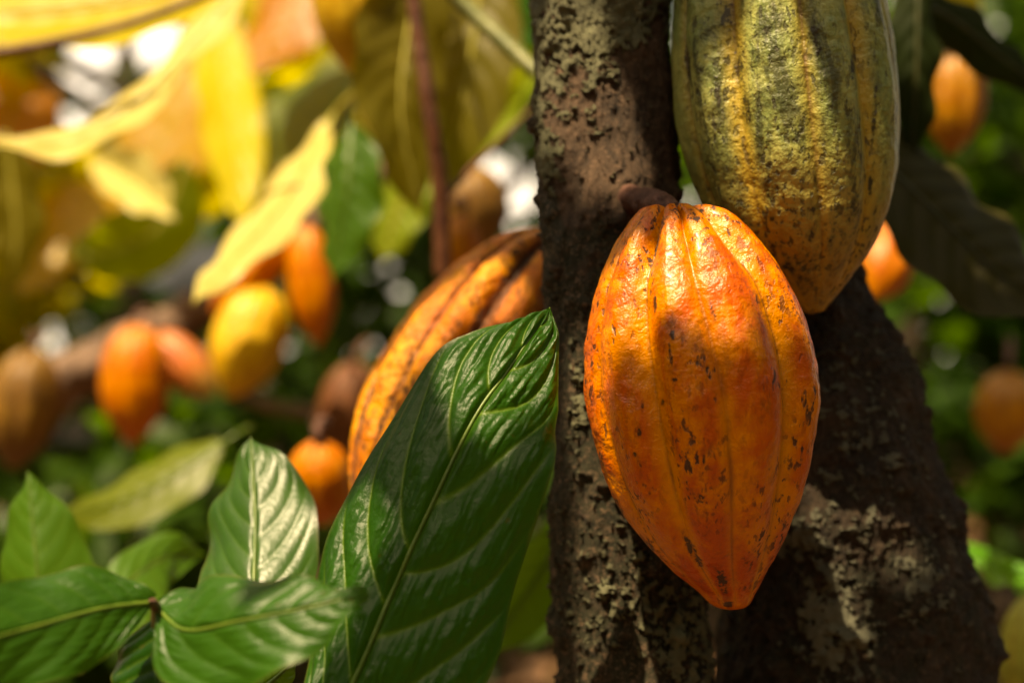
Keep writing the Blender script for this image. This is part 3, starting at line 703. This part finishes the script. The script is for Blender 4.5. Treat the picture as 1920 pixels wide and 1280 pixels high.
# ------------------------------------------------------------------ twigs and branches
def twig(name, label, pts, rpx, mat, cat='twig', wob=.15, shoots=()):
    P = [at(*p) for p in pts]
    r = np.array(rpx) * K * pts[0][2]
    t = thing(name, label, cat, P[0])
    v, f = tube(P, r, 60, 14, wob)
    make('stem', v, f, mat, t, P[0])
    for s in shoots:
        Q = [at(*p) for p in s[0]]
        v, f = tube(Q, np.array(s[1]) * K * s[0][0][2], 24, 10, wob)
        make('side_twig', v, f, mat, t, P[0])
    return t
twig('twig', 'reddish brown upright twig between the two big olive leaves', [(758, -120, 1.08), (784, 60, 1.08), (806, 210, 1.08), (824, 340, 1.09), (830, 520, 1.1)], [13, 14, 15, 16, 17], M['twig_red'],
     shoots=[([(826, 380, 1.09), (870, 330, 1.12), (930, 270, 1.16), (1010, 190, 1.2)], [7, 6, 5, 4])])
twig('twig', 'pale green diagonal twig running into the stem near the top', [(780, -90, .98), (870, 10, .98), (940, 75, .97), (1030, 158, .95)], [15, 15, 15, 14], M['twig_green'], wob=.08)
twig('twig', 'thin orange brown twig under the lemon yellow corner leaf', [(-80, 112, 1.22), (110, 78, 1.22), (260, 40, 1.22), (440, -30, 1.22)], [11, 10, 9, 8], M['twig_red'])
twig('branch', 'thick brown branch carrying the pods at left', [(-160, 840, BY + .12), (60, 745, BY + .12), (210, 668, BY + .12), (340, 598, BY + .12), (430, 545, BY + .13), (560, 440, BY + .16), (700, 330, BY + .2), (900, 120, BY + .3), (1000, -300, BY + .5)],
     [58, 52, 46, 40, 36, 34, 32, 30, 30], M['branch'], 'branch', .3,
     shoots=[([(330, 600, BY + .12), (420, 720, BY + .14), (560, 770, BY + .2), (740, 760, BY + .3)], [14, 12, 12, 10])])

# ------------------------------------------------------------------ leafy masses
def leaf_cloud(pos, size, rng, droop=.5, normal=None, wide=.24, spread=1.0):
    """many simple folded leaves: pos (n,3), size (n,)"""
    n = len(pos)
    az = rng.uniform(0, 2 * np.pi, n)
    D = np.stack([np.cos(az), np.sin(az), -droop + rng.normal(0, .35, n) * spread], 1)
    D /= np.linalg.norm(D, axis=1)[:, None]
    up = np.array([0, 0, 1.0]) + rng.normal(0, .45 * spread, (n, 3))
    if normal is not None:
        up = np.asarray(normal) + rng.normal(0, .35 * spread, (n, 3))
    S = np.cross(D, up); S /= np.linalg.norm(S, axis=1)[:, None]
    Nn = np.cross(S, D)
    st = [(0, 0, 0), (.22, .8, .02), (.5, 1, .0), (.78, .62, -.06), (1, 0, -.16)]
    V = []
    for t, w, b in st:
        c = pos + D * (size * t)[:, None] + Nn * (size * b)[:, None]
        if w == 0:
            V.append(c)
        else:
            e = S * (size * wide * w)[:, None]; f = Nn * (size * .06 * w)[:, None]
            V += [c + e + f, c, c - e + f]
    V = np.stack(V, 1)                          # n, 11, 3
    base = [[0, 1, 2], [0, 2, 3], [1, 4, 5, 2], [2, 5, 6, 3], [4, 7, 8, 5], [5, 8, 9, 6], [7, 10, 8], [8, 10, 9]]
    F = [[q + 11 * i for q in f] for i in range(n) for f in base]
    rnd = np.repeat(rng.uniform(0, 1, n), 11)
    return V.reshape(-1, 3), F, rnd

# open sight lines to the sky (photo px, radius px): where the photograph shows gaps of sky
GAPS = [(154, 100, 30), (142, 158, 28), (225, 65, 22), (350, 462, 40), (942, 325, 34), (260, 5, 60)]
def keep(P, extra=0.0):
    px = P[:, 0] / (K * np.maximum(P[:, 1], .1)) + 960; py = 640 - (P[:, 2] - CAM_Z) / (K * np.maximum(P[:, 1], .1))
    ok = np.ones(len(P), bool)
    for gx, gy, gr in GAPS:
        ok &= np.hypot(px - gx, py - gy) > gr + 8 + extra / (K * np.maximum(P[:, 1], .1))
    return ok

def far_tree(label, x, y, h, blobs, n, size, mat, tr=.06, seed=1, lean=(0, 0), kind='cocoa_tree', sub=None):
    rng = np.random.default_rng(seed)
    t = thing(kind, label, 'tree', (x, y, 0), 'cocoa trees standing farther back')
    top = np.array([x + lean[0], y + lean[1], h])
    parts = [tube([(x, y, -.05), (x + lean[0] * .3 + .02, y + lean[1] * .3, h * .4), tuple(top)], [tr * 1.3, tr, tr * .75], 30, 12, .35)]
    for bx, by, bz, br in blobs:
        c = np.array([x + bx, y + by, bz])
        parts.append(tube([top - [0, 0, .15], (top + c) / 2 + [0, 0, .1], c], [tr * .6, tr * .4, tr * .2], 14, 8, .3))
    v, f = merge(parts)
    make('trunk', v, f, M['bg_bark'], t, t.location)
    P = []
    tot = sum(b[3] ** 2 for b in blobs)
    for bx, by, bz, br in blobs:
        m = int(n * br ** 2 / tot)
        d = rng.normal(size=(m, 3)); d /= np.linalg.norm(d, axis=1)[:, None]
        d[:, 2] *= .75
        r = br * rng.uniform(.15, 1.05, m) ** .5
        q = np.array([x + bx, y + by, bz]) + d * r[:, None]
        clump = fbm(q * 1.9 + seed, 2)
        P.append(q[clump > -.22])
    P = np.vstack(P)
    P = P[(P[:, 2] > .15)]
    P = P[keep(P, size * .6)]
    v, f, rnd = leaf_cloud(P, rng.uniform(.6, 1.2, len(P)) * size, rng)
    make('crown', v, f, M[mat], t, t.location, {'rnd': rnd, 'vein': rnd * 0}, smooth_shade=False)
    return t

far_tree('leafy tree with glow yellow leaves farther back at upper left', -1.35, 3.3, 1.5, [(-.5, .2, 1.7, .75), (.35, .1, 1.65, .7), (0, -.2, 2.2, .7), (-.2, .3, 1.15, .45), (.55, -.5, 1.45, .5), (-.1, -.4, 1.35, .5)], 2500, .17, 'crown_glow_gold', .05, 3)
far_tree('green tree farther back behind the reddish twig', -.15, 4.2, 1.4, [(-.2, 0, 1.7, .7), (.45, .2, 1.5, .6), (-.1, .2, 1.15, .5), (0, 0, 2.3, .8)], 1300, .18, 'crown_green', .05, 5)
far_tree('bushy green tree beyond the upper right corner', 1.55, 3.6, 1.3, [(0, 0, 1.75, .75), (-.5, .2, 1.45, .5), (.4, 0, 1.3, .6), (-.5, -.6, 2.2, .6), (0, 0, 2.4, .7), (-.8, -1.65, 2.35, .65), (.1, -1.2, 2.3, .6)], 2300, .13, 'crown_green', .045, 8)  # its unseen forward clumps are added to shade the right side
far_tree('slim tree seen between the trunk and the dull amber pod', 1.28, 4.6, 1.5, [(0, 0, 1.75, .55), (.4, .1, 1.9, .6)], 500, .16, 'crown_green', .05, 9)
far_tree('slim dark tree at the right edge beyond the dull amber pod', 1.72, 5.0, 1.6, [(.1, 0, 1.9, .6), (-.3, .2, 2.2, .7)], 500, .16, 'crown_green', .05, 10)
far_tree('low spreading tree at far left behind the branch', -2.3, 4.2, 1.2, [(-.2, 0, 1.5, .8), (.5, 0, 1.2, .6), (0, .3, 2.2, .9)], 1100, .18, 'crown_glow_gold', .06, 12)
far_tree('tall tree far behind on the left', -1.9, 7.0, 2.4, [(0, 0, 2.9, 1.3), (1, 0, 2.2, 1.0), (-1, .3, 2.2, 1.1), (0, 0, 1.4, .8)], 1600, .2, 'crown_green', .09, 14)
far_tree('tall tree far behind in the middle', .6, 7.6, 2.4, [(0, 0, 2.8, 1.3), (1, 0, 2.3, 1.0), (-1, .3, 2.4, 1.1), (-.2, 0, 1.6, .7)], 1500, .2, 'crown_green', .09, 15)
far_tree('tall tree far behind on the right', 3.0, 7.4, 2.3, [(0, 0, 2.7, 1.3), (1, 0, 2.3, 1.0), (-1, .3, 2.3, 1.1), (.3, 0, 1.7, .7)], 1500, .2, 'crown_green', .09, 16)

def bush(label, x, y, blobs, n, size, mat, seed):
    rng = np.random.default_rng(seed)
    t = thing('understorey_bush', label, 'bush', (x, y, 0), 'bushes on the forest floor')
    P = []; stems = []
    tot = sum(b[3] ** 2 for b in blobs)
    for bx, by, bz, br in blobs:
        m = int(n * br ** 2 / tot)
        d = rng.normal(size=(m, 3)); d /= np.linalg.norm(d, axis=1)[:, None]
        q = np.array([x + bx, y + by, bz]) + d * (br * rng.uniform(.1, 1, m) ** .5)[:, None]
        P.append(q)
        stems.append(tube([(x, y, -.03), (x + bx * .6, y + by * .6, bz * .5), (x + bx, y + by, bz + br * .5)], [.014, .010, .004], 12, 7, .2))
    v, f = merge(stems)
    make('stems', v, f, M['bg_bark'], t, t.location)
    P = np.vstack(P); P = P[P[:, 2] > .04]; P = P[keep(P, size * .6)]
    v, f, rnd = leaf_cloud(P, rng.uniform(.6, 1.2, len(P)) * size, rng, .3)
    make('foliage', v, f, M[mat], t, t.location, {'rnd': rnd, 'vein': rnd * 0}, smooth_shade=False)
bush('low green bush behind the upright glossy leaf', -.62, 2.35, [(0, 0, .62, .22), (.22, .1, .72, .2), (-.2, .1, .55, .22), (.05, 0, .85, .14)], 420, .10, 'crown_green', 21)
bush('dark low bush at the lower left behind the shoots', -1.05, 2.7, [(0, 0, .55, .3), (-.3, .1, .6, .3), (.3, .2, .5, .28), (.1, -.3, .5, .25)], 800, .13, 'crown_green', 22)
bush('dense low bush in front of the far left tree', -.85, 3.3, [(0, 0, .45, .4), (.5, .1, .45, .35), (-.5, 0, .6, .4), (.9, .2, .5, .3), (.2, 0, .8, .25)], 900, .14, 'crown_green', 25)
bush('green bush behind the right side of the trunk', 1.05, 3.1, [(0, 0, .85, .22), (.25, .1, .95, .22), (.0, .1, 1.12, .18), (.1, -.2, .7, .25)], 800, .12, 'crown_green', 23)
bush('far bush beside the slim trees', .25, 5.2, [(0, 0, .7, .4), (.5, 0, .9, .4), (-.5, .2, .8, .4)], 500, .15, 'crown_green', 24)

# dry leaves on the ground: one mass
rng = np.random.default_rng(31)
n = 5200
yy = rng.uniform(1.0, 15, n); xx = rng.uniform(-.52, .52, n) * (yy + 1.0)
v, f, rnd = leaf_cloud(np.stack([xx, yy, np.full(n, .035)], 1), rng.uniform(.08, .2, n), rng, 0, normal=(0, 0, 1), spread=.6)
o = make('leaf_litter', v, f, M['litter'], None, (0, 0, 0), {'rnd': rnd, 'vein': rnd * 0}, smooth_shade=False)
o['kind'] = 'stuff'; o['label'] = 'dry brown leaves lying on the forest floor'

# the wood far behind: one mass of leaves and trunks
n = 15000
a = rng.uniform(-.62, .62, n); R = rng.uniform(10, 17, n)
P = np.stack([np.sin(a) * R, np.cos(a) * R, rng.uniform(.1, 1, n) ** 1.3 * 8.0], 1)
P = P[fbm(P * .55, 3) > -.16]; P = P[keep(P, .2)]
v, f, rnd = leaf_cloud(P, rng.uniform(.28, .6, len(P)), rng)
o = make('forest_foliage', v, f, M['crown_green'], None, (0, 0, 0), {'rnd': rnd, 'vein': rnd * 0}, smooth_shade=False)
o['kind'] = 'stuff'; o['label'] = 'green forest foliage closing the view far behind'

# ------------------------------------------------------------------ crown of the near tree: shades the stem and pods, with sunny openings
sv = np.array(SUN)
OPEN = [  # photo px, distance, radius px of each patch of sun that gets through
    (1255, 455, .615, 52), (1318, 480, .605, 46), (1150, 570, .63, 44), (1455, 520, .63, 40), (1490, 600, .64, 26),
    (1490, 40, .66, 48), (1515, 160, .655, 42), (1530, 270, .655, 24), (1345, 60, .66, 36),
    (1180, 1120, .70, 90), (1160, 1240, .70, 80), (1090, 740, .71, 24), (1060, 90, .71, 66),
    (890, 690, .61, 64), (990, 620, .62, 44), (700, 1000, .60, 26), (1735, 1085, .76, 40), (1550, 1190, .73, 50), (1850, 1065, 1.12, 70), (1775, 150, 1.27, 40), (1655, 490, 1.2, 60), (1940, 1200, 1.05, 60), (1120, 150, .70, 50), (1140, 270, .70, 36),
    (690, 780, .80, 60), (800, 600, .80, 44), (900, 480, .80, 36), (610, 1060, .59, 44), (650, 950, .60, 36), (480, 950, .71, 90), (472, 860, .74, 60), (545, 1060, .70, 40), (370, 1135, .54, 60), (560, 1150, .52, 46), (200, 1110, .54, 60), (640, 1000, .60, 40)]
def crown():
    rng = np.random.default_rng(41)
    def zone(n, x0, x1, y0, y1, d0, d1, s0, s1):
        px = rng.uniform(x0, x1, n); py = rng.uniform(y0, y1, n); Y = rng.uniform(d0, d1, n)
        return np.stack([(px - 960) * K * Y, Y, CAM_Z - (py - 640) * K * Y], 1) + sv * rng.uniform(s0, s1, n)[:, None]
    P = np.vstack([zone(4200, 560, 2000, -160, 1320, .58, .80, .85, 1.7), zone(1300, 1580, 2060, 200, 1300, .95, 2.2, 1.1, 2.0)])  # second zone is added out of view to shade the right background
    n = len(P)
    size = rng.uniform(.05, .10, n)
    v, f, rnd = leaf_cloud(P, size, rng, .25, normal=(0, -.2, 1), spread=.8, wide=.26)
    lv = v.reshape(n, 11, 3)
    ok = np.ones(n, bool)
    for x, y, Yo, r in OPEN:
        c = at(x, y, Yo); d = lv - c
        d = d - (d @ sv)[..., None] * sv
        ax = d[:, [0, 2, 5, 8, 10]]                      # the leaf's middle line and its half widths there
        hw = np.stack([0 * size, .21 * size, .26 * size, .16 * size, 0 * size], 1)
        for a in range(4):
            for q in (0, .25, .5, .75, 1):
                ok &= np.linalg.norm(ax[:, a] * (1 - q) + ax[:, a + 1] * q, axis=1) - (hw[:, a] * (1 - q) + hw[:, a + 1] * q) > r * K * Yo
    lv = lv[ok]; m = len(lv)
    base = [[0, 1, 2], [0, 2, 3], [1, 4, 5, 2], [2, 5, 6, 3], [4, 7, 8, 5], [5, 8, 9, 6], [7, 10, 8], [8, 10, 9]]
    F = [[q + 11 * i for q in g] for i in range(m) for g in base]
    make('crown', lv.reshape(-1, 3), F, M['crown_green'], tree, tree.location, {'rnd': rnd.reshape(n, 11)[ok].ravel(), 'vein': np.zeros(m * 11)}, smooth_shade=False)
    # boughs that carry it
    parts = [tube([at(1128, -340, .755), (.09, .70, 1.45), (.02, .52, 1.62), (-.02, .40, 1.75)], [.036, .028, .018, .010], 24, 10, .2),
             tube([at(1430, -400, .86), (.24, .72, 1.5), (.22, .5, 1.68), (.26, .40, 1.78)], [.04, .03, .02, .010], 24, 10, .2)]
    v, f = merge(parts)
    make('bough', v, f, M['bg_bark'], tree, tree.location)
crown()

# unseen plantation foliage behind and beside the photographer, added to cut sky fill
n = 7000
rng = np.random.default_rng(51)
a = rng.uniform(math.radians(60), math.radians(300), n); Rr = rng.uniform(2.6, 5.0, n)
P = np.stack([np.sin(a) * Rr, np.cos(a) * Rr, rng.uniform(.0, 1, n) * 4.2 * np.minimum(1, Rr / 4.2)], 1)
P = P[fbm(P * .8, 2) > -.2]
v, f, rnd = leaf_cloud(P, rng.uniform(.22, .42, len(P)), rng)
o = make('plantation_foliage', v, f, M['crown_green'], None, (0, 0, 0), {'rnd': rnd, 'vein': rnd * 0}, smooth_shade=False)
o['kind'] = 'stuff'; o['label'] = 'unseen green plantation foliage added behind the camera to cut sky light'
